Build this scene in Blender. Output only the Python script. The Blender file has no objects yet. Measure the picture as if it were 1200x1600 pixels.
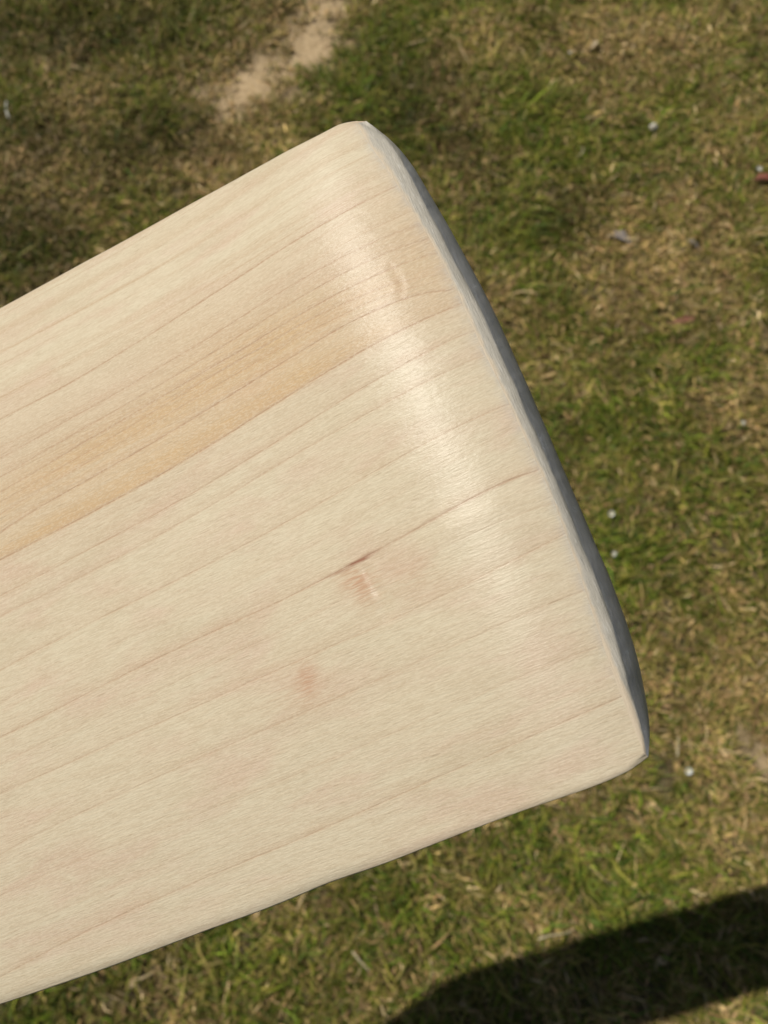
import bpy, bmesh, math, random
import numpy as np
from mathutils import Matrix, Vector

C = bpy.context.scene.collection
sc = bpy.context.scene
rng = np.random.default_rng(11)
random.seed(5)

# ------------------------------------------------------------------ camera
PITCH = math.radians(20.0)
CAMH = 1.17
F = 1200.0                      # focal length in pixels of the 1200 x 1600 photograph
cam_d = bpy.data.cameras.new('camera')
cam = bpy.data.objects.new('camera', cam_d); C.objects.link(cam)
cam.location = (0, 0, CAMH)
cam.rotation_euler = (PITCH, 0, 0)
cam_d.sensor_fit = 'VERTICAL'; cam_d.sensor_height = 32.0; cam_d.sensor_width = 24.0
cam_d.lens = F / 1600 * 32.0
cam_d.clip_start = 0.01; cam_d.clip_end = 500
cam_d.dof.use_dof = True
cam_d.dof.focus_distance = 0.126
cam_d.dof.aperture_fstop = (cam_d.lens / 1000) / 0.001
sc.camera = cam

# ------------------------------------------------------------------ geometry of the view (all in metres)
def nz(a): return a / np.linalg.norm(a)
UP = np.array([0, math.sin(PITCH), math.cos(PITCH)])          # world up seen from the camera
def ray(x, y): return np.array([(x - 600) / F, -(y - 800) / F, -1.0])
def ground_hit(P, D): return P + D * (-(CAMH + P @ UP) / (D @ UP))
RC = np.array([[1, 0, 0], [0, math.cos(PITCH), -math.sin(PITCH)], [0, math.sin(PITCH), math.cos(PITCH)]])
def to_world(P): return RC @ P + np.array([0, 0, CAMH])
def ground_at(x, y):                                          # where a line of sight meets the lawn
    return to_world(ground_hit(np.zeros(3), ray(x, y)))

TOE = ray(555, 190) * 0.126                                   # toe corner of the bat
AX = nz(TOE - ground_hit(np.zeros(3), ray(-5302, 3303)))      # along the bat, towards the toe
n0 = nz(np.array([0, 0, 1.0]) - AX * AX[2]); v0 = np.cross(n0, AX)
ROLL = math.radians(13)
NN = math.cos(ROLL) * n0 + math.sin(ROLL) * v0                # normal of the face
VV = np.cross(NN, AX)                                         # across the bat
G = ground_hit(np.zeros(3), ray(1255, 1498 - .295 * (1255 - 885)))
SUN_W = RC @ nz(TOE - G)                                      # direction to the sun, world

# ------------------------------------------------------------------ world, sun, exposure
elev = math.asin(SUN_W[2]); azim = math.atan2(SUN_W[0], SUN_W[1])
world = bpy.data.worlds.new('World'); sc.world = world; world.use_nodes = True
wn = world.node_tree.nodes; wl = world.node_tree.links
bg = wn['Background']; bg.inputs['Strength'].default_value = 0.05
sky = wn.new('ShaderNodeTexSky'); sky.sky_type = 'NISHITA'; sky.sun_disc = False
sky.sun_elevation = elev; sky.sun_rotation = azim
wl.new(sky.outputs[0], bg.inputs['Color'])
sl = bpy.data.lights.new('sun', 'SUN'); sl.energy = 5.0; sl.angle = math.radians(0.53); sl.color = (1.0, 0.962, 0.89)
so = bpy.data.objects.new('sun', sl); C.objects.link(so)
so.rotation_euler = Vector(SUN_W).to_track_quat('Z', 'Y').to_euler(); so.location = (-2, 2, 5)
sc.view_settings.view_transform = 'Standard'; sc.view_settings.look = 'None'
sc.view_settings.exposure = -0.24; sc.view_settings.gamma = 1.0
sc.view_settings.use_curve_mapping = False
sc.render.film_transparent = False

# ------------------------------------------------------------------ helpers
def tag(o, label=None, cat=None, group=None, kind=None):
    for k, v in (('label', label), ('category', cat), ('group', group), ('kind', kind)):
        if v: o[k] = v
    return o
def mesh_obj(name, V, Fc, mat, parent=None, smooth=True, attrs=None, fix=False):
    me = bpy.data.meshes.new(name)
    me.from_pydata([tuple(map(float, p)) for p in V], [], [tuple(map(int, f)) for f in Fc])
    if attrs:
        for k, a in attrs.items():
            at = me.attributes.new(k, 'FLOAT', 'POINT'); at.data.foreach_set('value', np.asarray(a, dtype=np.float32))
    if fix:
        bm = bmesh.new(); bm.from_mesh(me); bmesh.ops.recalc_face_normals(bm, faces=bm.faces); bm.to_mesh(me); bm.free()
    if smooth: me.polygons.foreach_set('use_smooth', [True] * len(me.polygons))
    me.materials.append(mat); me.update()
    o = bpy.data.objects.new(name, me); C.objects.link(o); o.parent = parent
    return o
def mat_new(name):
    m = bpy.data.materials.new(name); m.use_nodes = True
    return m, m.node_tree.nodes, m.node_tree.links, m.node_tree.nodes['Principled BSDF']
class NB:                                                      # terse node building
    def __init__(s, m): s.n = m.node_tree.nodes; s.l = m.node_tree.links
    def put(s, sock, v):
        if hasattr(v, 'is_output'): s.l.new(v, sock)
        else: sock.default_value = v
    def math(s, op, a, b=0.0, c=None, clamp=False):
        n = s.n.new('ShaderNodeMath'); n.operation = op; n.use_clamp = clamp
        s.put(n.inputs[0], a); s.put(n.inputs[1], b)
        if c is not None: s.put(n.inputs[2], c)
        return n.outputs[0]
    def attr(s, name, out='Fac'):
        n = s.n.new('ShaderNodeAttribute'); n.attribute_name = name; return n.outputs[out]
    def noise(s, vec, scale=1.0, detail=2.0, rough=0.5, dist=0.0, out=0):
        n = s.n.new('ShaderNodeTexNoise'); s.l.new(vec, n.inputs['Vector'])
        n.inputs['Scale'].default_value = scale; n.inputs['Detail'].default_value = detail
        n.inputs['Roughness'].default_value = rough; n.inputs['Distortion'].default_value = dist
        return n.outputs[out]
    def scale(s, vec, sx, sy, sz, loc=(0, 0, 0), rot=(0, 0, 0)):
        n = s.n.new('ShaderNodeMapping'); s.l.new(vec, n.inputs[0])
        n.inputs['Scale'].default_value = (sx, sy, sz); n.inputs['Location'].default_value = loc
        n.inputs['Rotation'].default_value = rot
        return n.outputs[0]
    def mix(s, f, a, b, mode='MIX'):
        n = s.n.new('ShaderNodeMix'); n.data_type = 'RGBA'; n.blend_type = mode
        s.put(n.inputs[0], f)
        s.put(n.inputs[6], a if hasattr(a, 'is_output') else (*a, 1)); s.put(n.inputs[7], b if hasattr(b, 'is_output') else (*b, 1))
        return n.outputs[2]
    def smooth(s, v, lo, hi, a=0.0, b=1.0):
        n = s.n.new('ShaderNodeMapRange'); n.interpolation_type = 'SMOOTHSTEP'
        s.put(n.inputs[0], v)
        n.inputs[1].default_value = lo; n.inputs[2].default_value = hi
        n.inputs[3].default_value = a; n.inputs[4].default_value = b
        return n.outputs[0]
def smst(x, a, b):
    t = np.clip((x - a) / (b - a), 0, 1); return t * t * (3 - 2 * t)
def value_noise(x, y, seed):                                   # smooth 2-D noise, 0..1
    r = np.random.default_rng(seed); T = r.random((256, 256))
    xi = np.floor(x).astype(int); yi = np.floor(y).astype(int)
    fx = x - xi; fy = y - yi; fx = fx * fx * (3 - 2 * fx); fy = fy * fy * (3 - 2 * fy)
    a = T[xi % 256, yi % 256]; b = T[(xi + 1) % 256, yi % 256]; c = T[xi % 256, (yi + 1) % 256]; d = T[(xi + 1) % 256, (yi + 1) % 256]
    return (a * (1 - fx) + b * fx) * (1 - fy) + (c * (1 - fx) + d * fx) * fy
def fbm(x, y, seed, n=4):
    s = 0; w = 0
    for i in range(n): s = s + value_noise(x * 2 ** i + 17 * i, y * 2 ** i + 9 * i, seed + i) * .55 ** i; w += .55 ** i
    return s / w

# ------------------------------------------------------------------ the lawn: ground sheet
# patches of the lawn: (x, y on the lawn, radius x, radius y, kind)
def spot(px, py, rx, ry):
    g = ground_at(px, py); e = ground_at(px + rx, py); t = ground_at(px, py - ry)
    return g[0], g[1], abs(e[0] - g[0]), abs(t[1] - g[1])
SANDY = [spot(*a) for a in ((380, 134, 95, 42), (430, 100, 50, 40), (478, 60, 60, 42), (520, 15, 50, 36), (405, 145, 70, 36), (1180, 1200, 34, 60))]
DARKER = [spot(*a) for a in ((140, 60, 190, 70), (40, 380, 110, 90), (640, 160, 70, 70), (230, 230, 120, 60), (860, 330, 60, 40), (120, 1560, 130, 40), (700, 230, 40, 60), (60, 230, 90, 60))]  # patches where the tufts' colour is scaled darker
GREEN = [spot(*a) for a in ((560, 95, 90, 60), (90, 40, 130, 50), (820, 175, 70, 80), (770, 100, 60, 60), (950, 240, 90, 35), (930, 690, 110, 60),
                            (960, 880, 70, 70), (20, 400, 90, 60), (820, 350, 90, 50), (1130, 760, 70, 70), (900, 1330, 120, 60),
                            (640, 190, 60, 50), (60, 1590, 120, 40), (1000, 1350, 90, 70), (250, 170, 60, 40), (720, 1480, 80, 60), (1090, 560, 60, 30), (380, 1470, 60, 60))]
DRY = [spot(*a) for a in ((900, 450, 110, 50), (1020, 400, 110, 50), (1140, 430, 90, 60), (1130, 1170, 80, 90), (1030, 1060, 60, 40), (1150, 230, 70, 80),
                          (750, 60, 60, 50), (990, 50, 120, 50), (330, 270, 90, 26), (430, 230, 70, 30), (1120, 610, 70, 50), (870, 560, 70, 40), (1100, 1340, 90, 60),
                          (120, 150, 45, 22), (800, 1420, 80, 40), (170, 1545, 120, 40), (70, 300, 35, 22), (1050, 950, 60, 40), (1150, 1060, 80, 60))]
def field(X, Y, lst, p=1.0):
    s = np.zeros_like(X)
    for (a, b, rx, ry) in lst:
        s = np.maximum(s, np.exp(-(((X - a) / rx) ** 2 + ((Y - b) / ry) ** 2) ** p))
    return s
def grass_maps(X, Y):
    warp = (fbm(X * 9, Y * 9, 3) - .5) * .16; warp2 = (fbm(X * 9, Y * 9, 31) - .5) * .16
    Xw, Yw = X + warp, Y + warp2
    sand = np.clip(field(Xw, Yw, SANDY) * 1.25 - .1, 0, 1)
    green = np.clip(field(Xw, Yw, GREEN), 0, 1)
    dry = np.clip(field(Xw, Yw, DRY), 0, 1)
    base = fbm(X * 7, Y * 7, 77, 5)
    # amount of green from 0 (straw) to 1 (lush)
    g = .46 + (base - .5) * 1.3 + .42 * green - .44 * dry - .5 * sand
    return np.clip(g, 0, 1), sand

gm, n, l, bs = mat_new('soil and thatch')
nb = NB(gm)
tc = n.new('ShaderNodeTexCoord').outputs['Object']
c1 = nb.noise(tc, 14, 6, .6); c2 = nb.noise(tc, 160, 4, .65); c3 = nb.noise(tc, 2.2, 5, .6)
sand_f = nb.attr('sand')
soil = nb.mix(nb.smooth(c1, .35, .65), (.07, .055, .025), (.12, .095, .045))
soil = nb.mix(nb.smooth(c2, .42, .62), soil, (.12, .095, .05))
sandc = nb.mix(nb.smooth(c2, .35, .65), (.36, .255, .135), (.54, .40, .235))
far = nb.mix(nb.smooth(c3, .4, .6), (.055, .075, .02), (.11, .10, .04))
gcol = nb.mix(nb.attr('far'), nb.mix(sand_f, soil, sandc), far)
l.new(gcol, bs.inputs['Base Color']); bs.inputs['Roughness'].default_value = .95
bs.inputs['Specular IOR Level'].default_value = .15
bp = n.new('ShaderNodeBump'); bp.inputs['Distance'].default_value = .006; bp.inputs['Strength'].default_value = .8
l.new(c2, bp.inputs['Height']); l.new(bp.outputs[0], bs.inputs['Normal'])
ax1 = np.concatenate([[-300, -100, -40, -15, -7], np.linspace(-4, 4, 201), [7, 15, 40, 100, 300]])
ay1 = np.concatenate([[-300, -100, -40, -15, -7], np.linspace(-3.2, 4.8, 201), [8, 15, 40, 100, 300]])
GX, GY = np.meshgrid(ax1, ay1, indexing='ij')
def ground_z(X, Y): return (fbm(X * 3, Y * 3, 5) - .5) * .03 + (fbm(X * 16, Y * 16, 6) - .5) * .010
_, sandm = grass_maps(GX, GY)
dist = np.maximum(np.abs(GX), np.abs(GY - .8))
GZ = ground_z(GX, GY) * np.clip(1.3 - dist / 4, 0, 1)
nx_, ny_ = GX.shape
idx = np.arange(nx_ * ny_).reshape(nx_, ny_)
Fg = np.stack([idx[:-1, :-1], idx[1:, :-1], idx[1:, 1:], idx[:-1, 1:]], -1).reshape(-1, 4)
ground = mesh_obj('ground', np.stack([GX, GY, GZ], -1).reshape(-1, 3), Fg, gm,
                  attrs={'sand': sandm.ravel(), 'far': smst(dist.ravel(), 2.6, 4.5)})
tag(ground, kind='structure')

# ------------------------------------------------------------------ the lawn: blades of grass
grm, n, l, bs = mat_new('grass blades')
col = n.new('ShaderNodeAttribute'); col.attribute_name = 'col'
l.new(col.outputs['Color'], bs.inputs['Base Color'])
bs.inputs['Roughness'].default_value = .55; bs.inputs['Specular IOR Level'].default_value = .14
tr = n.new('ShaderNodeBsdfTranslucent'); l.new(col.outputs['Color'], tr.inputs['Color'])
mx = n.new('ShaderNodeMixShader'); mx.inputs[0].default_value = .3
l.new(bs.outputs[0], mx.inputs[1]); l.new(tr.outputs[0], mx.inputs[2])
l.new(mx.outputs[0], n['Material Output'].inputs['Surface'])

def pick(pal, k, r): return np.array(pal)[r.integers(0, len(pal), k)]
P_GREEN = [(.095, .145, .014), (.14, .185, .018), (.07, .115, .014), (.185, .205, .026), (.055, .09, .012), (.215, .205, .03)]
P_OLIVE = [(.21, .18, .040), (.25, .21, .058), (.17, .14, .032), (.29, .235, .072), (.22, .17, .05)]
P_STRAW = [(.45, .32, .15), (.37, .25, .105), (.54, .41, .22), (.33, .20, .09), (.48, .34, .13), (.27, .175, .085)]
def grass(name, x0, x1, y0, y1, ntuft, per, wid, seed, hole=None, size=1.0):
    r = np.random.default_rng(seed)
    tx = r.uniform(x0, x1, ntuft); ty = r.uniform(y0, y1, ntuft)
    if hole:
        k = ~((tx > hole[0]) & (tx < hole[1]) & (ty > hole[2]) & (ty < hole[3])); tx, ty = tx[k], ty[k]
    g, sand = grass_maps(tx, ty)
    keep = r.random(len(tx)) > sand * .93
    tx, ty, g, sand = tx[keep], ty[keep], g[keep], sand[keep]
    tdir = fbm(tx * 5, ty * 5, 91) * 4 * math.pi
    darkf = field(tx + (fbm(tx * 12, ty * 12, 8) - .5) * .15, ty + (fbm(tx * 12, ty * 12, 9) - .5) * .15, DARKER)
    dryf = field(tx, ty, DRY)
    tbr = (1 + .22 * dryf) * r.lognormal(0, .26, len(tx)) * (1 - .56 * darkf) * 1.08 * (.72 + .56 * fbm(tx * 26, ty * 26, 55, 3))
    tg = np.clip(g + r.normal(0, .2, len(tx)), 0, 1)
    tl = r.uniform(.75, 1.3, len(tx)) * (.75 + .35 * g) * (1 - .35 * sand)
    X = np.repeat(tx, per); Y = np.repeat(ty, per); g = np.repeat(tg, per); tl = np.repeat(tl, per); td = np.repeat(tdir, per)
    sand = np.repeat(sand, per)
    N = len(X)
    ang = td + r.normal(0, 1.5, N)
    X = X + r.normal(0, .0075 * size, N); Y = Y + r.normal(0, .0075 * size, N)
    u = r.random(N)
    kind = np.where(u < np.clip(g * 1.08 - .10, .02, .88), 0, np.where(u < np.clip(g * .6 + .50, 0, .95), 1, 2))
    colr = np.where((kind == 0)[:, None], pick(P_GREEN, N, r), np.where((kind == 1)[:, None], pick(P_OLIVE, N, r), pick(P_STRAW, N, r)))
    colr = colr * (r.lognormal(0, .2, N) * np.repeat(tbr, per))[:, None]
    L = r.lognormal(math.log(.026), .38, N) * tl * size
    L = np.where(kind == 2, L * .8, L)
    W = r.uniform(.0011, .0024, N) * wid
    broad = r.random(N) < .035
    W = np.where(broad, r.uniform(.004, .0065, N), W); L = np.where(broad, r.uniform(.010, .020, N), L)
    colr = np.where((broad & (r.random(N) < .7))[:, None], np.array([.50, .33, .14]) * r.uniform(.6, 1.2, N)[:, None], colr)
    lean = np.where(kind == 2, r.uniform(.08, .6, N), r.uniform(.25, 1.15, N))      # climb of the blade in radians
    dx, dy = np.cos(ang), np.sin(ang)
    sx, sy = -dy, dx
    twist = r.normal(0, .5, N)
    sz = np.sin(twist); cz = np.cos(twist)
    sx, sy = sx * cz, sy * cz
    z0 = ground_z(X, Y) + np.where(kind == 2, r.uniform(0, .012, N), r.uniform(-.001, .004, N)) * size
    l1 = L * .5; climb2 = lean - r.uniform(.1, 1.1, N)
    mxp, mzp = np.cos(lean) * l1, np.sin(lean) * l1
    exp_, ezp = mxp + np.cos(climb2) * l1, mzp + np.sin(climb2) * l1
    curl = r.normal(0, .25, N)
    ex = X + dx * exp_ - dy * exp_ * curl; ey = Y + dy * exp_ + dx * exp_ * curl
    base = np.stack([X, Y, z0], -1); mid = np.stack([X + dx * mxp, Y + dy * mxp, z0 + mzp], -1)
    tip = np.stack([ex, ey, np.maximum(z0 + ezp, z0 + .001)], -1)
    side = np.stack([sx, sy, sz], -1)
    w1 = (W * .5)[:, None]; w2 = (W * .62)[:, None]
    V = np.stack([base - side * w1, base + side * w1, mid + side * w2, mid - side * w2, tip], 1).reshape(-1, 3)
    o = np.arange(N) * 5
    quads = np.stack([o, o + 1, o + 2, o + 3], -1); tris = np.stack([o + 3, o + 2, o + 4], -1)
    me = bpy.data.meshes.new(name)
    me.vertices.add(N * 5); me.vertices.foreach_set('co', V.ravel().astype(np.float32))
    me.loops.add(N * 7)
    loops = np.concatenate([quads, tris], 1)                                        # 7 loops per blade
    me.loops.foreach_set('vertex_index', loops.ravel().astype(np.int32))
    me.polygons.add(N * 2)
    st = np.stack([np.arange(N) * 7, np.arange(N) * 7 + 4], -1).ravel()
    me.polygons.foreach_set('loop_start', st.astype(np.int32))
    me.polygons.foreach_set('use_smooth', np.ones(N * 2, dtype=bool))
    at = me.attributes.new('col', 'FLOAT_COLOR', 'POINT')
    tipc = np.where((r.random(N) < .35)[:, None], colr * .6 + np.array([.42, .31, .12]) * .4, colr)
    basec = colr * .55 + np.array([.20, .155, .065]) * .45                            # paler stem ends
    cc = np.stack([basec, basec, colr, colr, tipc], 1).reshape(-1, 3)
    cc = np.concatenate([cc, np.ones((len(cc), 1))], 1)
    at.data.foreach_set('color', cc.ravel().astype(np.float32))
    me.materials.append(grm); me.update(); me.validate()
    o = bpy.data.objects.new(name, me); C.objects.link(o)
    return o
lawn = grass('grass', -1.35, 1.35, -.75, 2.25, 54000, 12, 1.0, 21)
tag(lawn, 'short patchy lawn grass, green mixed with dry straw, under the bat', 'grass', kind='stuff')
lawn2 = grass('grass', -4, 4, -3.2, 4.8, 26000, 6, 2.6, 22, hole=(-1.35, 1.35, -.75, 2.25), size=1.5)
tag(lawn2, 'surrounding lawn grass around the near patch', 'grass', kind='stuff')

# ------------------------------------------------------------------ the bat
wm, n, l, bs = mat_new('willow wood'); nb = NB(wm)
tc = n.new('ShaderNodeTexCoord').outputs['Object']
ring = nb.attr('ring'); gap = nb.attr('gap'); tint = nb.attr('tint'); knot = nb.attr('knot'); smear = nb.attr('smear'); grey = nb.attr('grey')
warp = nb.noise(nb.scale(tc, 60, 500, 60), 1, 3, .6)
warp2 = nb.noise(nb.scale(tc, 25, 90, 25), 1, 2, .5)
rg = nb.math('ADD', ring, nb.math('DIVIDE', nb.math('ADD', nb.math('MULTIPLY', nb.math('SUBTRACT', warp, .5), .35), nb.math('MULTIPLY', nb.math('SUBTRACT', warp2, .5), .9)), gap))
near = nb.math('ROUND', rg)
dmm = nb.math('MULTIPLY', nb.math('SUBTRACT', rg, near), gap)          # mm from the nearest ring line, + towards the lower edge
wnz = n.new('ShaderNodeTexWhiteNoise'); wnz.noise_dimensions = '1D'; l.new(near, wnz.inputs['W'])
lstr = nb.attr('lstr')
brk = nb.noise(nb.scale(tc, 70, 8, 8), 1, 3, .6)
lstr2 = nb.math('MULTIPLY', lstr, nb.smooth(brk, .30, .62, .45, 1.0))
core = nb.math('EXPONENT', nb.math('MULTIPLY', nb.math('POWER', nb.math('ABSOLUTE', nb.math('DIVIDE', dmm, .13)), 2), -1))
upside = nb.math('MULTIPLY', nb.math('EXPONENT', nb.math('DIVIDE', nb.math('MULTIPLY', nb.math('ABSOLUTE', dmm), -1), 1.0)), nb.math('LESS_THAN', dmm, 0))
dnside = nb.math('MULTIPLY', nb.math('EXPONENT', nb.math('DIVIDE', nb.math('MULTIPLY', nb.math('ABSOLUTE', dmm), -1), .30)), nb.math('GREATER_THAN', dmm, 0))
halo = nb.math('ADD', nb.math('MULTIPLY', upside, .38), nb.math('MULTIPLY', dnside, .25))
m1 = nb.noise(nb.scale(tc, 55, 160, 55), 1, 4, .55, .3)
m2 = nb.noise(nb.scale(tc, 38, 120, 38, loc=(3, 7, 0)), 1, 3, .55)
m3 = nb.noise(nb.scale(tc, 140, 700, 140, loc=(5, 2, 0)), 1, 3, .6)
CREAM = (.585, .510, .360); PINK = (.565, .440, .318); ORANGE = (.51, .325, .125); LINE = (.36, .215, .125)
colr = nb.mix(nb.smooth(m1, .45, .72), CREAM, PINK)
colr = nb.mix(nb.math('MULTIPLY', nb.smooth(m2, .50, .70), .5), colr, (.505, .44, .30))
colr = nb.mix(tint, colr, ORANGE)
colr = nb.mix(nb.math('MULTIPLY', nb.smooth(m3, .35, .75), .22), colr, (.47, .35, .22))
upper = nb.smooth(ring, 9.6, 7.0, .22, 1.0)
bandn = nb.noise(nb.scale(tc, 5, 330, 5, loc=(2, 9, 0)), 1, 3, .65)
thin = nb.noise(nb.scale(tc, 7, 1500, 7, loc=(1, 4, 0)), 1, 2, .5)
colr = nb.mix(nb.math('MULTIPLY', nb.math('MULTIPLY', nb.smooth(bandn, .48, .66), upper), .45), colr, (.475, .345, .215))
colr = nb.mix(nb.math('MULTIPLY', nb.smooth(bandn, .46, .30), .45), colr, (.57, .50, .35))
colr = nb.mix(nb.math('MULTIPLY', nb.math('MULTIPLY', nb.smooth(thin, .60, .70), upper), .50), colr, (.42, .29, .17))
colr = nb.mix(nb.math('MULTIPLY', nb.math('MULTIPLY', upper, nb.smooth(ring, .6, 1.4, .25, 1.0)), .42), colr, (.53, .39, .26))
saw = nb.math('FRACT', nb.math('ADD', rg, 0.0))
colr = nb.mix(nb.math('MULTIPLY', nb.math('POWER', saw, 2.2), nb.math('MULTIPLY', lstr2, .24)), colr, (.48, .345, .225))
colr = nb.mix(nb.math('MULTIPLY', lstr2, halo, clamp=True), colr, (.46, .30, .185))
colr = nb.mix(nb.math('MULTIPLY', nb.math('MULTIPLY', nb.math('MULTIPLY', lstr2, nb.smooth(ring, 9.5, 8.0, .62, 1.15)), core), .78, clamp=True), colr, LINE)
# grain: fine fibres and vessels, elongated along the bat
fib = nb.noise(nb.scale(tc, 420, 3400, 800), 1, 3, .62)
fib2 = nb.noise(nb.scale(tc, 1500, 3600, 1500, rot=(0, 0, .12)), 1, 2, .6)
ves = nb.noise(nb.scale(tc, 350, 5200, 900, loc=(4, 1, 2)), 1, 1, .5)
colr = nb.mix(nb.math('MULTIPLY', nb.smooth(fib, .40, .62), .30), colr, (.42, .32, .20))
colr = nb.mix(nb.math('MULTIPLY', nb.smooth(fib2, .48, .60), .24), colr, (.68, .58, .42))
colr = nb.mix(nb.math('MULTIPLY', nb.smooth(ves, .66, .74), .30), colr, (.28, .19, .11))
colr = nb.mix(nb.math('MULTIPLY', nb.math('MULTIPLY', smear, nb.smooth(fib, .38, .60, .45, 1.1)), .85, clamp=True), colr, (.46, .27, .165))
colr = nb.mix(nb.math('MULTIPLY', knot, .9), colr, (.22, .075, .04))
gsc = nb.noise(nb.scale(tc, 500, 500, 500), 1, 3, .6)
colr = nb.mix(nb.math('MULTIPLY', grey, nb.smooth(gsc, .35, .6, .4, .95)), colr, (.40, .385, .35))
l.new(colr, bs.inputs['Base Color'])
bs.inputs['Roughness'].default_value = .37
bs.inputs['Specular IOR Level'].default_value = .235
bs.inputs['Anisotropic'].default_value = .8
bs.inputs['Subsurface Weight'].default_value = .0
tgn = n.new('ShaderNodeCombineXYZ'); 
vt = n.new('ShaderNodeVectorTransform'); vt.vector_type = 'VECTOR'; vt.convert_from = 'OBJECT'; vt.convert_to = 'WORLD'
tgn.inputs[1].default_value = 1; l.new(tgn.outputs[0], vt.inputs[0]); l.new(vt.outputs[0], bs.inputs['Tangent'])
bh = nb.math('ADD', nb.math('MULTIPLY', fib, 1.4), nb.math('MULTIPLY', fib2, .55))
bh = nb.math('SUBTRACT', bh, nb.math('MULTIPLY', nb.math('MULTIPLY', core, lstr2), .5))
bp = n.new('ShaderNodeBump'); bp.inputs['Distance'].default_value = .00006; bp.inputs['Strength'].default_value = .9
l.new(bh, bp.inputs['Height']); l.new(bp.outputs[0], bs.inputs['Normal'])

# growth-ring lines of the face, read along the grain (strength first)
RL = [
 (.0,  [(-300, 720), (0, 560), (300, 400), (560, 265), (600, 250)]),
 (.85, [(0,657),(75,617),(150,574),(225,533),(300,480),(375,431),(450,382),(525,341),(575,314),(622,289)]),
 (.60, [(0,716),(75,678),(150,631),(225,588),(300,543),(375,499),(450,449),(540,397),(600,372),(662,350)]),
 (.62, [(0,745),(75,704),(150,661),(225,613),(300,570),(375,527),(475,465),(550,417),(600,395),(680,372)]),
 (.70, [(0,768),(75,728),(150,680),(225,634),(300,593),(375,551),(450,505),(500,476),(560,440),(640,408),(690,395)]),
 (.45, [(0,786),(75,742),(150,698),(225,652),(300,604),(375,566),(450,521),(530,472),(575,455),(637,444),(697,427)]),
 (.40, [(0,805),(150,716),(225,670),(300,620),(375,583),(450,538),(530,498),(600,458),(700,440)]),
 (.90, [(0,833),(75,786),(150,742),(225,697),(310,650),(375,605),(450,564),(525,512),(565,496),(612,474),(703,454)]),
 (.95, [(0,873),(50,850),(125,811),(225,754),(300,711),(350,680),(450,621),(500,587),(550,557),(625,515),(706,482)]),
 (.85, [(0,932),(50,905),(100,880),(170,844),(300,770),(360,736),(410,705),(450,681),(490,652),(550,617),(640,563),(742,517)]),
 (.70, [(0,966),(75,926),(135,898),(200,861),(300,808),(350,781),(400,748),(450,717),(500,685),(550,661),(600,628),(690,588),(765,550)]),
 (.80, [(0,1047),(50,1022),(100,997),(150,966),(200,943),(250,917),(300,895),(400,842),(450,815),(500,785),(550,758),(600,729),(650,700),(700,675),(750,652),(800,632)]),
 (.25, [(0,1100),(200,998),(400,898),(600,790),(710,716),(765,691),(812,668)]),
 (1.0, [(0,1151),(50,1129),(100,1102),(150,1078),(200,1052),(250,1023),(300,1003),(350,982),(400,958),(450,931),(500,908),(550,883),(600,855),(650,826),(700,797),(750,772),(800,750),(840,735)]),
 (.40, [(0,1196),(200,1100),(400,1004),(600,905),(700,850),(760,822),(800,808),(860,787)]),
 (.70, [(0,1240),(100,1195),(200,1150),(300,1107),(400,1060),(520,1012),(600,971),(650,947),(700,927),(750,902),(800,875),(850,850),(900,825)]),
 (.60, [(0,1337),(50,1311),(110,1277),(200,1235),(275,1200),(365,1160),(475,1115),(550,1082),(600,1058),(705,1006),(768,982),(845,950),(930,915)]),
 (.40, [(0,1400),(200,1320),(300,1266),(455,1215),(525,1190),(600,1150),(740,1088),(800,1063),(900,1025),(955,1005)]),
 (.22, [(0,1466),(200,1376),(400,1290),(600,1205),(800,1125),(900,1080),(965,1050)]),
 (.85, [(0,1525),(75,1490),(107,1470),(175,1437),(250,1400),(300,1380),(365,1353),(425,1327),(475,1310),(537,1279),(600,1253),(670,1220),(740,1188),(845,1146),(915,1111),(975,1086)]),
 (.0,  [(0, 1600), (600, 1335), (1000, 1165)]),
]
# local frame of the bat: x along it, y across it, z out of the face
PC = (TOE + (ray(1010, 1190) * ((TOE @ NN) / (ray(1010, 1190) @ NN)))) / 2     # middle of the toe
def unproj(x, y, w):                                                            # line of sight cut at height w over the face
    r_ = ray(x, y); P = r_ * ((PC @ NN + w) / (r_ @ NN)) - PC
    return np.array([P @ AX, P @ VV])
def to_px(u, v, w):
    P = PC[None] + u[:, None] * AX + v[:, None] * VV + w[:, None] * NN
    return 600 + F * P[:, 0] / -P[:, 2], 800 - F * P[:, 1] / -P[:, 2]
BOW_C = -.0165
_ug = np.linspace(-.60, .02, 2481)
_tilt = np.interp(_ug, [-.60, -.16, -.08, -.052, -.036, -.024, -.016, -.008, -.003, .003, .012, .02], [.3, .2, 0, -1.5, -4.5, -9.0, -8.5, -2.6, 3.2, 6.0, 8, 9])
_tilt = np.convolve(np.pad(_tilt, 10, mode='edge'), np.ones(21) / 21, 'valid')          # lean of the face towards the toe, degrees
_wg = np.concatenate([[0], np.cumsum(-np.tan(np.radians(_tilt[1:])) * np.diff(_ug))]); _wg -= np.interp(0, _ug, _wg)
def face_w(u, v):
    return -.40 * v * v - 6 * np.clip(v - .030, 0, 1) ** 2 - 1.5 * np.clip(-v, 0, 1) ** 2 + np.interp(u, _ug, _wg)                               # gentle crown across, slight spring towards the toe

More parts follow.
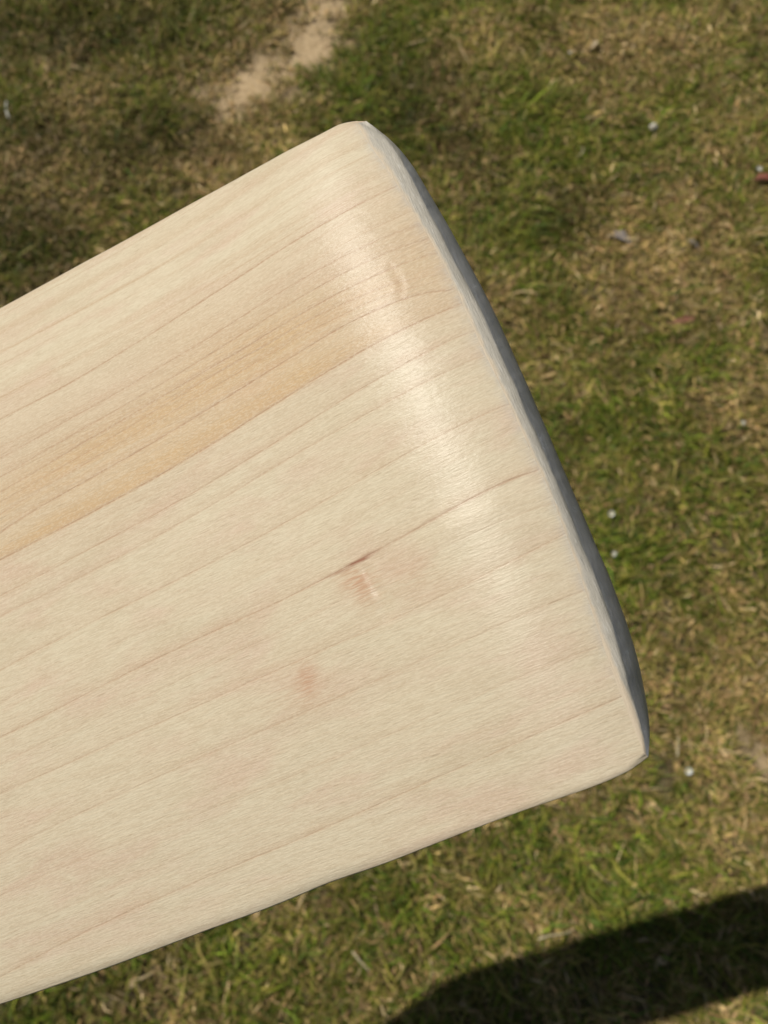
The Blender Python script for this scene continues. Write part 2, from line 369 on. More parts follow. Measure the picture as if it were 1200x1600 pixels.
TOP = [(0, 485), (150, 403), (300, 321), (430, 250), (500, 214.2), (530, 198.8), (546, 191.2), (557, 188.8)]
BOT = [(0, 1568), (150, 1517), (300, 1461), (435, 1411), (517, 1377), (600, 1348), (722, 1300), (827, 1261), (971, 1208), (1011, 1185)]
BIN = [17, 17, 19, 20, 20, 16, 11, 8, 7, 6]
TA = [(557, 193), (576, 224), (611, 273), (645, 330), (682, 390), (707, 440), (726, 482), (750, 537), (775, 587), (799, 638), (824, 692), (856, 760), (892, 856), (924, 952), (956, 1048), (980, 1110), (1005, 1175)]
TB = [(566, 191), (598, 212), (634, 262), (667, 328), (695, 380), (730, 447), (755, 495), (782, 555), (813, 625), (840, 688), (871, 760), (908, 852), (948, 952), (972, 1040), (992, 1104), (1008, 1160), (1009, 1177)]
TC = [(572, 189), (600, 209), (618, 232), (635, 254), (662, 296), (700, 358), (738, 426), (765, 479), (790, 532), (815, 588), (840, 645), (863, 700), (890, 764), (932, 858), (972, 957), (995, 1028), (1011, 1100), (1017, 1150), (1013, 1183)]
def uv_list(pts, w): return np.array([unproj(x, y, w) for x, y in pts])
def pchip(xq, x, y):                                                            # monotone smooth interpolation, straight beyond the ends
    o = np.argsort(x); x = np.asarray(x)[o]; y = np.asarray(y)[o]
    d = np.diff(y) / np.diff(x); m = np.empty_like(y); m[0], m[-1] = d[0], d[-1]
    m[1:-1] = (d[:-1] + d[1:]) / 2
    k = np.clip(np.searchsorted(x, xq) - 1, 0, len(x) - 2); h = x[k + 1] - x[k]; t = (xq - x[k]) / h
    tt = np.clip(t, 0, 1)
    r_ = (2*tt**3-3*tt**2+1)*y[k] + (tt**3-2*tt**2+tt)*h*m[k] + (-2*tt**3+3*tt**2)*y[k+1] + (tt**3-tt**2)*h*m[k+1]
    return r_ + np.where(t < 0, (xq - x[0]) * 0, 0) + np.where(t > 1, (xq - x[-1]) * m[-1] * .5, 0)
def face_uv(pts, dw=0.0):                                                       # cut lines of sight with the crowned face
    out = []
    for x, y in pts:
        w = 0.0
        for _ in range(4):
            u, v = unproj(x, y, w + dw); w = float(face_w(np.array(u), np.array(v)))
        out.append((u, v))
    return np.array(out)
BLEN = .56
topA = face_uv([(x + .8, y + 2.2) for x, y in TOP]); topC = face_uv(TOP, -.0009)
botA = face_uv([(x - .35 * k, y - k) for (x, y), k in zip(BOT, BIN)]); botC = face_uv(BOT, -.0013)
def shoulder(u, v):                                                             # the blade narrows to the handle
    return v * (1 - .62 * smst(-u, BLEN - .16, BLEN + .01) ** 1.3)
def edge(u, pts, c): return shoulder(u, pchip(u, pts[:, 0], pts[:, 1]))
NT = 281
t = np.linspace(0, 1, NT)
us = np.concatenate([np.linspace(-BLEN, -.125, 64)[:-1], np.linspace(-.125, 0, 300)])
# toe outlines as distance along the bat for each fraction across it
def toe_u(pts, low, high, dws):
    a = []
    for (x, y), dw in zip(pts, dws):
        w = 0.0
        for _ in range(4):
            u, v = unproj(x, y, w + dw); w = float(face_w(np.array(min(u, .0)), np.array(v)))
        vb = edge(np.array([u]), low, 0)[0]; vt = edge(np.array([u]), high, 0)[0]
        a.append(((v - vb) / (vt - vb), u, v, w + dw))
    return np.array(a)
A_ = toe_u(TA, botA, topA, [0] * len(TA))
uA = pchip(t, A_[:, 0], A_[:, 1]); uA = np.convolve(np.concatenate([2 * uA[0] - uA[13:0:-1], uA, 2 * uA[-1] - uA[-2:-15:-1]]), np.hanning(27) / np.hanning(27).sum(), 'valid')
UU = us[:, None] + uA[None, :] * (1 + us[:, None] / BLEN)
VB = edge(UU.ravel(), botA, 0).reshape(UU.shape); VT = edge(UU.ravel(), topA, 0).reshape(UU.shape)
V2 = VB + (VT - VB) * t[None, :]
W2 = face_w(UU, V2)
# dents and bruises pressed into the face
PX, PY = to_px(UU.ravel(), V2.ravel(), W2.ravel())
def seg_d(P, a, b):
    ab = np.array(b) - a; t_ = np.clip(((P - a) @ ab) / (ab @ ab), 0, 1); return np.linalg.norm(P - (a + t_[:, None] * ab), axis=1), t_
PP = np.stack([PX, PY], -1); dent = np.zeros(len(PP))
for a, b, r_, dep in (((612, 418), (628, 442), 6, .00016), ((628, 442), (626, 466), 5, .00015), ((562, 335), (590, 352), 5, .00006), ((572, 890), (590, 925), 6, .00013), ((594, 925), (606, 965), 8, .00010),
                      ((480, 700), (492, 740), 4, .00003), ((521, 700), (530, 728), 3, .00004), ((556, 800), (561, 835), 3, .00005), ((540, 868), (580, 872), 8, .00010),
                      ((735, 600), (742, 640), 3, .00004), ((668, 590), (682, 640), 4, .00005), ((732, 975), (736, 1000), 3, .00003)):
    d_, _t = seg_d(PP, np.array(a, float), np.array(b, float)); dent += (.75 if a[0] in (572, 594) else .18) * dep * (np.exp(-(d_ / r_) ** 2) - .45 * np.exp(-((d_ - 2 * r_) / r_) ** 2))
d12, t12 = seg_d(PP, np.array([640., 833.]), np.array([838., 736.]))
sgn = (PP[:, 1] - (833 - .49 * (PP[:, 0] - 640)))
dent -= .00012 * np.exp(-((sgn - 26) / 20) ** 2) * np.exp(-((PP[:, 0] - 740) / 80) ** 2)     # raised grain beside the dark line
W2 = W2 - dent.reshape(W2.shape)
W2 = W2 + (fbm(UU * 60, V2 * 90, 40, 3) - .5) * .00022

# attributes of the face
Rk = np.zeros((len(RL), len(PX)))
for i, (_, pts) in enumerate(RL):
    p = np.array(pts, float)
    if len(p) >= 6:
        dg = 5 if i == 13 else 4; pf = np.polyfit((p[:, 0] - 400) / 400, p[:, 1], dg); o_ = np.polyval(pf, (np.clip(PX, p[0, 0], p[-1, 0]) - 400) / 400)
    else: o_ = np.interp(PX, p[:, 0], p[:, 1])
    lo = PX < p[0, 0]; hi = PX > p[-1, 0]
    s0 = (p[-1, 1] - p[0, 1]) / (p[-1, 0] - p[0, 0]); s1 = (p[-1, 1] - p[-3, 1]) / (p[-1, 0] - p[-3, 0])
    o_ = np.where(lo, p[0, 1] + s0 * (PX - p[0, 0]), o_); o_ = np.where(hi, p[-1, 1] + s1 * (PX - p[-1, 0]), o_)
    Rk[i] = o_
Rk = np.maximum.accumulate(Rk + np.arange(len(RL))[:, None] * .01, axis=0)
k = np.clip((PY[None] > Rk).sum(0) - 1, 0, len(RL) - 2); ar = np.arange(len(PX))
ya, yb = Rk[k, ar], Rk[k + 1, ar]
far_ = PX < -120
ring_a = k + (PY - ya) / np.maximum(yb - ya, 4)
ring_a = np.where(PY < Rk[0], (PY - Rk[0]) / 60, ring_a); ring_a = np.where(PY > Rk[-1], len(RL) - 1 + (PY - Rk[-1]) / 60, ring_a)
gap_a = np.maximum(yb - ya, 4) * .098
ST = np.array([s for s, _ in RL]); lstr_a = ST[np.clip(np.round(ring_a), 0, len(RL) - 1).astype(int)]
frac = ring_a
tint_a = (smst(frac, 1.2, 4.5) * (1 - smst(frac, 7.9, 8.05)) * .56 + np.exp(-((frac - 5.4) / 1.0) ** 2) * .30 + np.exp(-((frac - 7.8) / .28) ** 2) * .5 * (frac < 8.05) - .12 * np.exp(-((frac - 7.2) / .25) ** 2)) * (1 - .8 * smst(PX, 430, 680)) * (.6 + .4 * smst(PX, -50, 150)) * (.75 + .5 * fbm(UU.ravel() * 40, V2.ravel() * 200, 66))
tint_a += .30 * np.exp(-(((PX - 665) / 70) ** 2 + ((PY - 380) / 110) ** 2)) + .22 * np.exp(-(((PX - 350) / 120) ** 2 + ((PY - 540) / 60) ** 2))
tint_a = np.clip(tint_a, 0, .85)
dk, _ = seg_d(PP, np.array([540., 889.]), np.array([578., 869.]))
dl12 = PY - Rk[13]
knot_a = 1.0 * np.exp(-(dl12 / 3.2) ** 2) * np.exp(-((PX - 562) / 17) ** 2) + .55 * np.exp(-(dl12 / 2.6) ** 2) * np.exp(-((PX - 548) / 48) ** 2) + .30 * np.exp(-(dl12 / 2.2) ** 2) * smst(PX, 600, 680) * (1 - smst(PX, 800, 850))
sm = .75 * np.exp(-(((PX - 552) / 24) ** 2 + ((PY - 905) / 22) ** 2)) + .45 * np.exp(-(((PX - 572) / 22) ** 2 + ((PY - 925) / 30) ** 2)) + .30 * np.exp(-(((PX - 640) / 60) ** 2 + ((PY - 900) / 35) ** 2)) \
   + .62 * np.exp(-(((PX - 480) / 17) ** 2 + ((PY - 1062) / 30) ** 2)) + .25 * np.exp(-(((PX - 470) / 55) ** 2 + ((PY - 1080) / 40) ** 2)) \
   + .4 * np.exp(-(seg_d(PP, np.array([614., 418.]), np.array([628., 462.]))[0] / 6) ** 2)
sm = sm * np.where(PY > (883 - .49 * (PX - 550)), 1, .35)
eA = (uA[None, :] - UU).ravel()                                                  # distance back from the toe arris
grey_a = np.exp(-(eA / .0009)) * .55 * smst(t[None, :].repeat(len(us), 0).ravel(), .02, .2)

# rings round the outline: A (arris of the face) > B (foot of the bevel) > C (outermost line) > D (back edge)
nb_ = len(us)
face_id = np.arange(UU.size).reshape(UU.shape)
vt_ = np.linspace(0, 1, NT)
wC = -.0008 - .0152 * smst(t, .0, .10) * smst(1 - t, .0, .10)
def soft(a, k_=13):                                                             # even out the traced line, ends kept
    w_ = np.hanning(2 * k_ + 1); w_ /= w_.sum(); pad = np.concatenate([2 * a[0] - a[k_:0:-1], a, 2 * a[-1] - a[-2:-k_ - 2:-1]])
    return np.convolve(pad, w_, 'valid')
def ringtoe(pts, wq):
    """outline at the toe for each fraction t, cut at its own depth"""
    p = np.array(pts, float)
    base = np.array([unproj(x, y, 0) for x, y in pts])
    frac_ = (base[:, 1] - base[:, 1].min()) / (base[:, 1].max() - base[:, 1].min())
    px_ = soft(pchip(t, frac_, p[:, 0])); py_ = soft(pchip(t, frac_, p[:, 1]))
    return np.array([(*unproj(a, b, w), w) for a, b, w in zip(px_, py_, wq)])
Aend = np.stack([UU[-1], V2[-1], W2[-1]], -1)
bevw = -.0011 * (.25 + .75 * smst(t, .0, .25)) 
Bend = ringtoe(TB, Aend[:, 2] + bevw)
Cend = ringtoe(TC, Aend[:, 2] + wC)
wob = (fbm(t * 26, t * 0 + 3, 60) - .5) * .0003
Bend[:, 0] += wob
Dend = Cend + np.array([-.0035, 0, 0]); Dend[:, 2] = -.0235; Dend[:, 1] *= .8
def catmull(P, nseg, m=(0, 0)):
    out = []
    for i in range(len(P) - 1):
        p0 = P[max(i - 1, 0)]; p1 = P[i]; p2 = P[i + 1]; p3 = P[min(i + 2, len(P) - 1)]
        for j in range(nseg[i]):
            s = j / nseg[i]
            out.append(.5 * ((2 * p1) + (-p0 + p2) * s + (2*p0 - 5*p1 + 4*p2 - p3) * s*s + (-p0 + 3*p1 - 3*p2 + p3) * s**3))
    out.append(P[-1]); return out
# toe guard strip: bevel, short shoulder, steep wall, tuck-under
def lerp(a, b, s): return a + (b - a) * s
rows = []; qv = []
for s in np.linspace(0, 1, 7): 
    P = lerp(Aend, Bend, s); P = P + np.array([0, 0, .00016]) * math.sin(math.pi * s); rows.append(P); qv.append(s)
for s in (.03, .10, .25, .45, .65, .82, .93, 1.0):
    P = lerp(Bend, Cend, s); P = P + np.array([.0009, 0, .0003]) * math.sin(math.pi * s) * smst(t, 0, .12)[:, None] * smst(1 - t, 0, .12)[:, None]; rows.append(P); qv.append(1 + s)
for s in (.15, .5, 1.0): rows.append(lerp(Cend, Dend, s) + np.array([.0008, 0, 0]) * math.sin(math.pi * s)); qv.append(2 + s)
tr_ = np.array(rows)
emask = (1 - smst(t, 0, .012) * smst(1 - t, 0, .012))[:, None]                    # the strip's two ends meet the long sides exactly
for i_q, q_ in enumerate(qv):
    if q_ <= 2:
        bz = lerp(lerp(Aend, Bend, q_ / 2), lerp(Bend, Cend, q_ / 2), q_ / 2)
        tr_[i_q] = lerp(tr_[i_q], bz, emask)
def strip_faces(nr, nc, flip=False):
    i_ = np.arange(nr * nc).reshape(nr, nc)
    f = np.stack([i_[:-1, :-1], i_[1:, :-1], i_[1:, 1:], i_[:-1, 1:]], -1).reshape(-1, 4)
    return f[:, ::-1] if flip else f

# long sides: the same rings along the two edges
def side(inner_idx, ptsC, wc, round_n):
    Ai = np.stack([UU[:, inner_idx], V2[:, inner_idx], W2[:, inner_idx]], -1)
    endC = Cend[inner_idx]; endB = Bend[inner_idx]; endD = Dend[inner_idx]
    u = UU[:, inner_idx]
    cv_ = edge(u, ptsC, 0); wc = np.maximum(wc, -.40 * np.abs(cv_ - Ai[:, 1]) - .0001)
    Cc = np.stack([u, cv_, Ai[:, 2] + wc], -1)
    Bc = lerp(Ai, Cc, .62); Bc[:, 2] = Ai[:, 2] + wc * .28
    Dc = Cc.copy(); Dc[:, 2] = -.0205; Dc[:, 1] += -np.sign(Dc[:, 1]) * .011
    bl = np.clip((u - u[-1] + .003) / .003, 0, 1)[:, None] ** 1.5
    out = []
    for arr, e in ((Bc, endB), (Cc, endC), (Dc, endD)):
        out.append(arr + (e - arr[-1]) * bl)
    Bc, Cc, Dc = out
    rws = [Ai]
    for s in np.linspace(0, 1, round_n + 1)[1:]:
        a = lerp(Ai, Bc, s); b = lerp(Bc, Cc, s); rws.append(lerp(a, b, s))
    for s in (.06, .2, .5, .85, 1): rws.append(np.stack([lerp(Cc, Dc, s)[:, 0], lerp(Cc, Dc, s ** .65)[:, 1], lerp(Cc, Dc, s)[:, 2]], -1))
    return np.array(rws)
sT = side(NT - 1, topC, -.0012, 6); sB = side(0, botC, -.0013, 10)
# back: mirrored grid with a spine
ridge = (1 - np.abs(2 * t - 1) ** 1.6)[None, :]
WB0 = -.0215
BU = UU.copy(); BV = V2.copy(); swell = .016 + .016 * smst(-UU, .03, .16)
BWk = np.full_like(UU, WB0) - swell * ridge * smst(uA[None, :] - UU, 0, .03) ** .7
Vs = [np.stack([UU, V2, W2], -1).reshape(-1, 3)]
Fs = [strip_faces(*UU.shape)]
def add(Vn, Fn):
    o_ = sum(len(a) for a in Vs); Vs.append(Vn); Fs.append(Fn + o_)
nface = UU.size
i_ = face_id
# weld long sides to the face rim
def add_side(S, col, flip):
    o_ = sum(len(a) for a in Vs)
    nr, nc, _ = S.shape
    ids = np.empty((nr, nc), int); ids[0] = face_id[:, col]; ids[1:] = o_ + np.arange((nr - 1) * nc).reshape(nr - 1, nc)
    Vs.append(S[1:].reshape(-1, 3))
    f = np.stack([ids[:-1, :-1], ids[1:, :-1], ids[1:, 1:], ids[:-1, 1:]], -1).reshape(-1, 4)
    Fs.append(f[:, ::-1] if flip else f); return ids[-1]
lastT = add_side(sT, NT - 1, False); lastB = add_side(sB, 0, True)
step = 4
sel_u = np.unique(np.concatenate([np.arange(0, len(us), step), [len(us) - 1]])); sel_t = np.arange(0, NT, step)
bk = np.stack([BU, BV, BWk], -1)[np.ix_(sel_u, sel_t)]
bk[:, 0] = sB[-1][sel_u]; bk[:, -1] = sT[-1][sel_u]; bk[-1] = Dend[sel_t]
add(bk.reshape(-1, 3), strip_faces(bk.shape[0], bk.shape[1], True))
# shoulder end cap
cap = np.stack([np.stack([UU[0], V2[0], W2[0]], -1)[sel_t], bk[0]]); add(cap.reshape(-1, 3), strip_faces(2, len(sel_t)))
V = np.concatenate(Vs); Fc = np.concatenate(Fs)
nall = len(V)
def ext(a, fill):
    o_ = np.full(nall, fill, float); o_[:nface] = a; return o_
ring_e = ext(ring_a, 0); gap_e = ext(gap_a, 6.); lstr_e = ext(lstr_a, 0)
kk = nface
for S, colx in ((sT, NT - 1), (sB, 0)):
    m_ = (S.shape[0] - 1) * S.shape[1]
    for arr, src in ((ring_e, ring_a), (gap_e, gap_a)):
        arr[kk:kk + m_] = np.tile(src.reshape(UU.shape)[:, colx], S.shape[0] - 1)
    kk += m_
attrs = {'ring': ring_e, 'gap': gap_e, 'lstr': lstr_e, 'tint': ext(tint_a, .0), 'knot': ext(np.clip(knot_a, 0, 1), 0), 'smear': ext(np.clip(sm, 0, 1), 0), 'grey': ext(np.clip(grey_a, 0, 1), 0)}
bat = bpy.data.objects.new('cricket_bat', None); C.objects.link(bat); bat.empty_display_size = .05
Mw = np.eye(4); Mw[:3, 0] = RC @ AX; Mw[:3, 1] = RC @ VV; Mw[:3, 2] = RC @ NN; Mw[:3, 3] = to_world(PC)
bat.matrix_world = Matrix(Mw.tolist())
tag(bat, 'pale unmarked willow cricket bat held over the grass, rounded toe end with grey guard', 'cricket bat')
blade = mesh_obj('blade', V, Fc, wm, bat, attrs=attrs, fix=True)

# toe guard
tm, n, l, bs = mat_new('toe guard rubber'); nb = NB(tm)
tc = n.new('ShaderNodeTexCoord').outputs['Object']
q = nb.attr('q'); tt = nb.attr('across')
scr = nb.noise(nb.scale(tc, 1900, 260, 300, rot=(0, 0, -.30)), 1, 3, .65)
scr2 = nb.noise(nb.scale(tc, 5200, 420, 800, rot=(0, 0, -.26), loc=(1, 3, 0)), 1, 2, .6)
blot = nb.noise(nb.scale(tc, 260, 260, 260), 1, 4, .6)
spk = nb.noise(nb.scale(tc, 3000, 3000, 3000), 1, 2, .6)
bev = nb.mix(nb.smooth(scr, .35, .65), (.40, .365, .295), (.455, .415, .34))
bev = nb.mix(nb.math('MULTIPLY', nb.smooth(scr2, .58, .68), .5), bev, (.60, .57, .50))
bev = nb.mix(nb.math('MULTIPLY', nb.smooth(scr2, .42, .32), .22), bev, (.20, .205, .205))
edgew = nb.math('ADD', q, nb.math('MULTIPLY', nb.math('SUBTRACT', blot, .5), .9))
edgew = nb.math('SUBTRACT', edgew, nb.smooth(tt, .18, .0, 0, .75))
edgew = nb.math('SUBTRACT', edgew, nb.smooth(tt, .96, 1.0, 0, .25))
bev = nb.mix(nb.smooth(edgew, .40, .0), bev, (.555, .455, .325))
dark = nb.mix(nb.smooth(blot, .35, .65), (.30, .30, .305), (.38, .375, .37))
dark = nb.mix(nb.math('MULTIPLY', nb.smooth(scr2, .60, .70), .45), dark, (.36, .37, .39))
dark = nb.mix(nb.math('MULTIPLY', nb.smooth(spk, .70, .76), .35), dark, (.5, .5, .5))
dark = nb.mix(nb.math('MULTIPLY', nb.attr('nick'), nb.smooth(spk, .40, .62), clamp=True), dark, (.62, .63, .64))
q = nb.math('SUBTRACT', q, nb.smooth(tt, .90, .985, 0, 1.2))
qq = nb.math('ADD', q, nb.math('MULTIPLY', nb.math('SUBTRACT', scr, .5), .10))
colr = nb.mix(nb.smooth(qq, 1.0, 1.07), bev, dark)
# worn, sun-bleached at the top corner
l.new(colr, bs.inputs['Base Color'])
rgh = nb.math('SUBTRACT', .62, nb.math('MULTIPLY', nb.smooth(q, 1.0, 1.1), .22)); l.new(rgh, bs.inputs['Roughness'])
bs.inputs['Specular IOR Level'].default_value = .45
bp = n.new('ShaderNodeBump'); bp.inputs['Distance'].default_value = .00012; bp.inputs['Strength'].default_value = .7
l.new(nb.math('ADD', nb.math('ADD', scr, scr2), nb.math('MULTIPLY', spk, .4)), bp.inputs['Height']); l.new(bp.outputs[0], bs.inputs['Normal'])
nr = tr_.shape[0]
gx, gy = to_px(tr_[..., 0].ravel(), tr_[..., 1].ravel(), tr_[..., 2].ravel()); nick = np.zeros(len(gx))
for (a, b, c_, d_) in ((743, 446, 3.0, 3.0), (843, 684, 3.5, 8), (849, 697, 3, 5), (899, 790, 2.2, 10), (1007, 1143, 2.2, 3), (982, 1015, 2, 8)):
    nick += np.exp(-((gx - a) / c_) ** 2 - ((gy - b) / d_) ** 2)
tr_ = tr_ + nick.reshape(nr, NT)[..., None] * np.array([-.00004, 0, -.00006])
tg = mesh_obj('toe_guard', tr_.reshape(-1, 3), strip_faces(nr, NT), tm, bat,
              attrs={'q': np.repeat(qv, NT), 'across': np.tile(t, nr), 'nick': nick})
# nicks on the guard's rim
# handle and grip
hm, n, l, bs = mat_new('cane handle'); bs.inputs['Base Color'].default_value = (.5, .36, .2, 1); bs.inputs['Roughness'].default_value = .6
rm, n, l, bs = mat_new('ribbed grip rubber'); bs.inputs['Base Color'].default_value = (.03, .035, .05, 1); bs.inputs['Roughness'].default_value = .7
def tube(name, prof, mat, nseg=28, oval=1.15):
    Vt = []; Ft = []
    for (u, r_) in prof:
        for k_ in range(nseg):
            a = 2 * math.pi * k_ / nseg; Vt.append((u, r_ * oval * math.cos(a), -.017 + r_ * math.sin(a)))
    for i in range(len(prof) - 1):
        for k_ in range(nseg):
            a, b = i * nseg + k_, i * nseg + (k_ + 1) % nseg; Ft.append((a, b, b + nseg, a + nseg))
    Ft.append(tuple(range(nseg))[::-1]); Ft.append(tuple(range((len(prof) - 1) * nseg, len(prof) * nseg)))
    return mesh_obj(name, Vt, Ft, mat, bat)
tube('handle', [(-BLEN + .03, .012), (-BLEN + .01, .0165), (-BLEN - .03, .0165), (-BLEN - .06, .016)], hm)
gp = [(-BLEN - .045, .0165)]
for i in range(60): gp.append((-BLEN - .048 - i * .0047, .0178 if i % 2 else .0170))
gp += [(-BLEN - .332, .0185), (-BLEN - .338, .016), (-BLEN - .340, .008)]
tube('grip', gp, rm)

# ------------------------------------------------------------------ small things lying in the grass
def flat_mat(name, c, c2, rough=.7, sc_=120):
    m, n, l, bs = mat_new(name); nb = NB(m)
    tc = n.new('ShaderNodeTexCoord').outputs['Object']
    l.new(nb.mix(nb.smooth(nb.noise(tc, sc_, 4, .6), .38, .62), c, c2), bs.inputs['Base Color'])
    bs.inputs['Roughness'].default_value = rough
    return m
M_STONE = flat_mat('pale stone', (.52, .47, .40), (.66, .61, .52))
M_PETAL = flat_mat('white petal', (.42, .42, .37), (.55, .55, .50), .6)
M_YOLK = flat_mat('yellow florets', (.55, .40, .05), (.62, .48, .08))
M_STRAW = flat_mat('dry straw', (.48, .40, .24), (.62, .53, .34))
M_WHITE = flat_mat('bleached twig', (.60, .57, .48), (.72, .69, .60))
M_RUST = flat_mat('rust brown leaf', (.10, .028, .014), (.19, .055, .03))
M_RED = flat_mat('dull red leaf', (.16, .06, .035), (.24, .10, .06))
M_GREYL = flat_mat('grey dead leaf', (.15, .125, .10), (.26, .22, .19))
M_TAN = flat_mat('tan leaf', (.48, .37, .22), (.62, .50, .32))
M_CALYX = flat_mat('green calyx', (.08, .13, .03), (.10, .16, .04))
def base_at(px, py, lift=.014):
    g = ground_at(px, py); z = float(ground_z(np.array([g[0]]), np.array([g[1]]))[0]) + lift
    g2 = to_world(ray(px, py) * ((CAMH - z) / -(ray(px, py) @ UP)))
    return Vector((g2[0], g2[1], z))
def pebble(px, py, sx, sy, sz, rot, label, group=None):
    bm = bmesh.new(); bmesh.ops.create_icosphere(bm, subdivisions=3, radius=1)
    for v_ in bm.verts:
        k_ = 1 + .14 * math.sin(v_.co.x * 3.1 + px) * math.cos(v_.co.y * 2.3 + 1) + .06 * math.sin(v_.co.z * 5 + v_.co.x * 4)
        v_.co = Vector((v_.co.x * sx * k_, v_.co.y * sy * k_, v_.co.z * sz * k_ + sz * .6))
    me = bpy.data.meshes.new('pebble'); bm.to_mesh(me); bm.free(); me.polygons.foreach_set('use_smooth', [True] * len(me.polygons)); me.materials.append(M_STONE)
    o = bpy.data.objects.new('pebble', me); C.objects.link(o); o.location = base_at(px, py, .017); o.rotation_euler = (.1, .15, rot)
    tag(o, label, 'pebble', group); return o
def leaf(name, px, py, L, W, rot, mat, label, cat, curl=.35, tiltx=.2, lobes=0, fold=.3, lift=.024):
    """a leaf blade with a midrib fold, curled along its length, with a stalk and real thickness"""
    nu, nv = 17, 7; Vt = []; Ft = []
    for lay in (0, 1):
        for i in range(nu):
            s = i / (nu - 1); hw = W / 2 * (math.sin(math.pi * min(1, s * .97 + .02)) ** .75) * (1 + (lobes * .28 * math.sin(s * 19)))
            for j in range(nv):
                e = (j / (nv - 1) * 2 - 1)
                x = (s - .5) * L; y = e * hw
                z = -curl * L * (s - .5) ** 2 * 2 + fold * abs(e) * hw + .04 * W * math.sin(s * 23 + e * 4) - lay * .0005
                Vt.append((x, y, z))
        o_ = lay * nu * nv
        for i in range(nu - 1):
            for j in range(nv - 1):
                a = o_ + i * nv + j; f = (a, a + nv, a + nv + 1, a + 1); Ft.append(f if lay == 0 else f[::-1])
    M_ = nu * nv
    for i in range(nu - 1):
        for j in (0, nv - 1):
            a, b = i * nv + j, (i + 1) * nv + j; Ft.append((a, a + M_, b + M_, b))
    root = bpy.data.objects.new(name, None); C.objects.link(root); root.empty_display_size = .01
    root.location = base_at(px, py, lift); root.rotation_euler = (tiltx, .1, rot)
    mesh_obj('leaf_blade', Vt, Ft, mat, root)
    Vs_ = []; Fs_ = []
    for i in range(6):
        s = i / 5
        for k_ in range(5):
            a = k_ * 2 * math.pi / 5; r_ = .0007 + .0003 * s
            Vs_.append((-L * .5 + .02 * L - L * .28 * s, r_ * math.cos(a) + L * .05 * s * s, -curl * L * .5 + r_ * math.sin(a) - .001 * s))
    for i in range(5):
        for k_ in range(5):
            a, b = i * 5 + k_, i * 5 + (k_ + 1) % 5; Fs_.append((a, b, b + 5, a + 5))
    mesh_obj('stalk', Vs_, Fs_, mat, root)
    tag(root, label, cat); return root
def straw(px, py, pts, r_, mat, label, name='dry_stem', cat='stem', group=None, lift=.02):
    """a bent stem swept through the points (metres, about its middle)"""
    P = [Vector(p) for p in pts]; dense = []
    for i in range(len(P) - 1):
        p0 = P[max(0, i - 1)]; p3 = P[min(len(P) - 1, i + 2)]
        for j in range(6):
            s = j / 6; dense.append(.5 * ((2 * P[i]) + (-p0 + P[i + 1]) * s + (2 * p0 - 5 * P[i] + 4 * P[i + 1] - p3) * s * s + (-p0 + 3 * P[i] - 3 * P[i + 1] + p3) * s ** 3))
    dense.append(P[-1]); Vt = []; Ft = []; m_ = 6
    for i, p in enumerate(dense):
        d_ = (dense[min(i + 1, len(dense) - 1)] - dense[max(i - 1, 0)]).normalized(); a_ = d_.cross(Vector((0, 0, 1))).normalized(); b_ = d_.cross(a_)
        rr = r_ * (1 - .6 * i / len(dense))
        for k_ in range(m_):
            w = 2 * math.pi * k_ / m_; Vt.append(p + a_ * rr * math.cos(w) + b_ * rr * .6 * math.sin(w))
    for i in range(len(dense) - 1):
        for k_ in range(m_):
            a, b = i * m_ + k_, i * m_ + (k_ + 1) % m_; Ft.append((a, b, b + m_, a + m_))
    Ft.append(tuple(range(m_))[::-1]); Ft.append(tuple(range(len(Vt) - m_, len(Vt))))
    o = mesh_obj(name, Vt, Ft, mat); o.location = base_at(px, py, lift); tag(o, label, cat, group); return o
def flower(px, py, r_, label, closed=.5, npet=13, lift=.022):
    root = bpy.data.objects.new('daisy', None); C.objects.link(root); root.location = base_at(px, py, lift); root.rotation_euler = (.2, -.2, px)
    for k_ in range(npet):
        a = 2 * math.pi * k_ / npet; Vt = []; Ft = []
        for i in range(5):
            s = i / 4; rr = r_ * (.25 + .75 * s); hw = r_ * .17 * (math.sin(math.pi * (.15 + .8 * s)) + .1); z = closed * r_ * s * s
            for e in (-1, 0, 1):
                Vt.append((rr * math.cos(a) - e * hw * math.sin(a), rr * math.sin(a) + e * hw * math.cos(a), z + (.12 * r_ if e else 0) * .5 + .0004 * (k_ % 2)))
        for i in range(4):
            for j in range(2):
                q_ = i * 3 + j; Ft.append((q_, q_ + 3, q_ + 4, q_ + 1))
        mesh_obj('petal', Vt, Ft, M_PETAL, root)
    bm = bmesh.new(); bmesh.ops.create_uvsphere(bm, u_segments=10, v_segments=6, radius=r_ * .3)
    for v_ in bm.verts: v_.co.z = v_.co.z * .6 + r_ * .08
    me = bpy.data.meshes.new('flower_centre'); bm.to_mesh(me); bm.free(); me.materials.append(M_YOLK); o = bpy.data.objects.new('flower_centre', me); C.objects.link(o); o.parent = root
    Vt = [(.001 * math.cos(a), .001 * math.sin(a), z) for z in (-lift, 0) for a in np.linspace(0, 2 * math.pi, 6)[:-1]]
    mesh_obj('flower_stem', Vt, [(i, (i + 1) % 5, 5 + (i + 1) % 5, 5 + i) for i in range(5)], M_CALYX, root)
    tag(root, label, 'daisy', 'white daisies scattered in the lawn'); return root

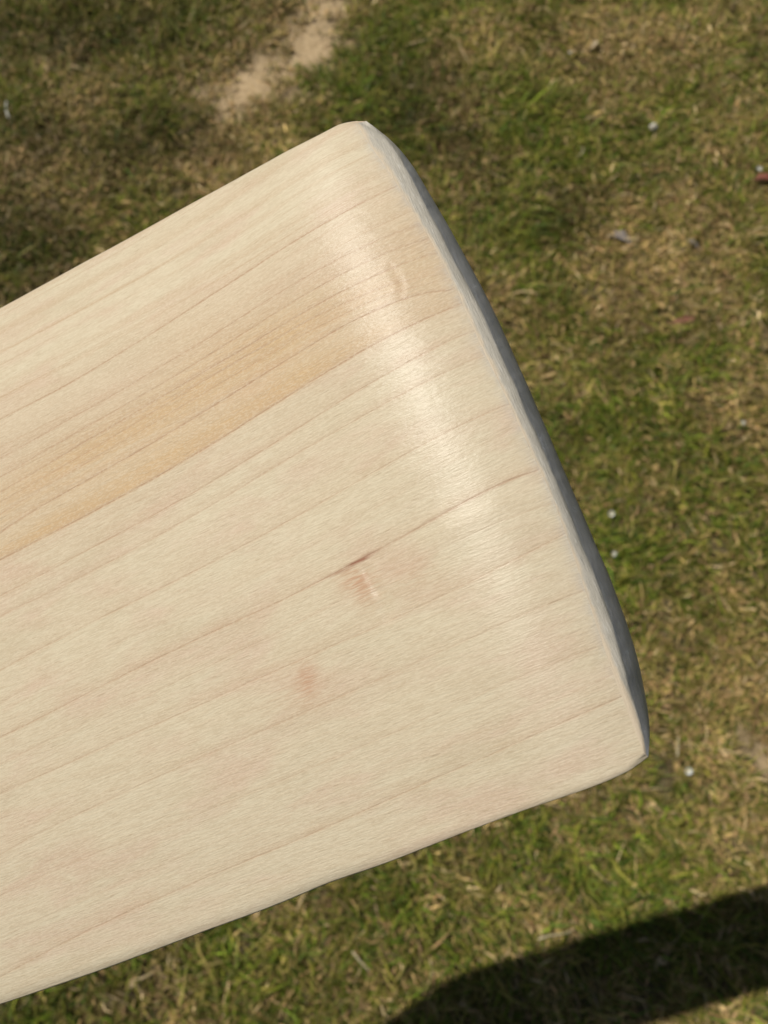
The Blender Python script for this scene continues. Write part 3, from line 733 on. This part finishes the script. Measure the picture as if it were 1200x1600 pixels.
pebble(1020, 200, .0095, .007, .006, .5, 'pale cream pebble in the grass near the upper right of the photo')
leaf('fallen_leaf', 930, 66, .026, .010, 1.0, M_TAN, 'small folded tan leaf near the top edge of the lawn', 'leaf', curl=.5, fold=.9)
leaf('fallen_leaf', 1196, 277, .040, .020, 2.9, M_RUST, 'dark rust brown leaf at the right edge beside a white daisy', 'leaf', lobes=1)
leaf('fallen_leaf', 1072, 499, .050, .013, .25, M_RED, 'narrow dull red leaf lying flat in the dry grass at right', 'leaf', curl=.15, tiltx=.1, lift=.014)
leaf('fallen_leaf', 968, 368, .052, .024, 2.6, M_GREYL, 'crumpled grey dead leaf in the dry patch right of the toe', 'leaf', lobes=1, curl=.4, lift=.014)
leaf('fallen_leaf', 1082, 378, .026, .012, 2.4, M_GREYL, 'small grey brown leaf scrap just right of the crumpled grey leaf', 'leaf', curl=.3, lift=.014)
straw(905, 238, [(-.004, -.012, 0), (.004, -.005, .004), (.007, .004, .005), (.002, .013, .002)], .0009, M_STRAW, 'curled pale straw between the pebble and the bat toe')
straw(12, 172, [(.006, -.020, .001), (.001, -.008, .004), (-.002, .006, .005), (-.005, .020, .003)], .0017, M_WHITE, 'short bleached white twig at the left edge of the lawn', 'twig', 'twig')
straw(1055, 1165, [(.001, -.014, .002), (0, -.003, .010), (-.001, .012, .020)], .0016, M_STRAW, 'upright pale straw stub just right of the lower toe corner')
straw(868, 1462, [(-.024, -.004, .002), (-.008, .001, .006), (.012, .004, .006), (.026, .009, .003)], .0009, M_STRAW, 'long thin straw lying just above the dark shadow')
straw(60, 1480, [(.002, -.014, .001), (.0, -.002, .006), (.001, .016, .005)], .0013, M_STRAW, 'pale straw stalk below the left end of the bat')
straw(565, 1500, [(-.012, .010, .002), (-.002, .0, .006), (.010, -.012, .003)], .0011, M_STRAW, 'slanting straw below the middle of the bat edge')
flower(1184, 266, .0062, 'white daisy touching the rust brown leaf at the right edge', .9)
flower(955, 803, .0055, 'upper of two white daisies right of the bat toe', .8)
flower(957, 866, .0050, 'lower of two white daisies right of the bat toe', .9)
flower(1075, 1204, .0060, 'white daisy beside the lower toe corner of the bat', .6)
flower(1160, 662, .0040, 'tiny white daisy in the green patch at far right', .9)
flower(890, 84, .0042, 'small white daisy just left of the folded tan leaf', .9)
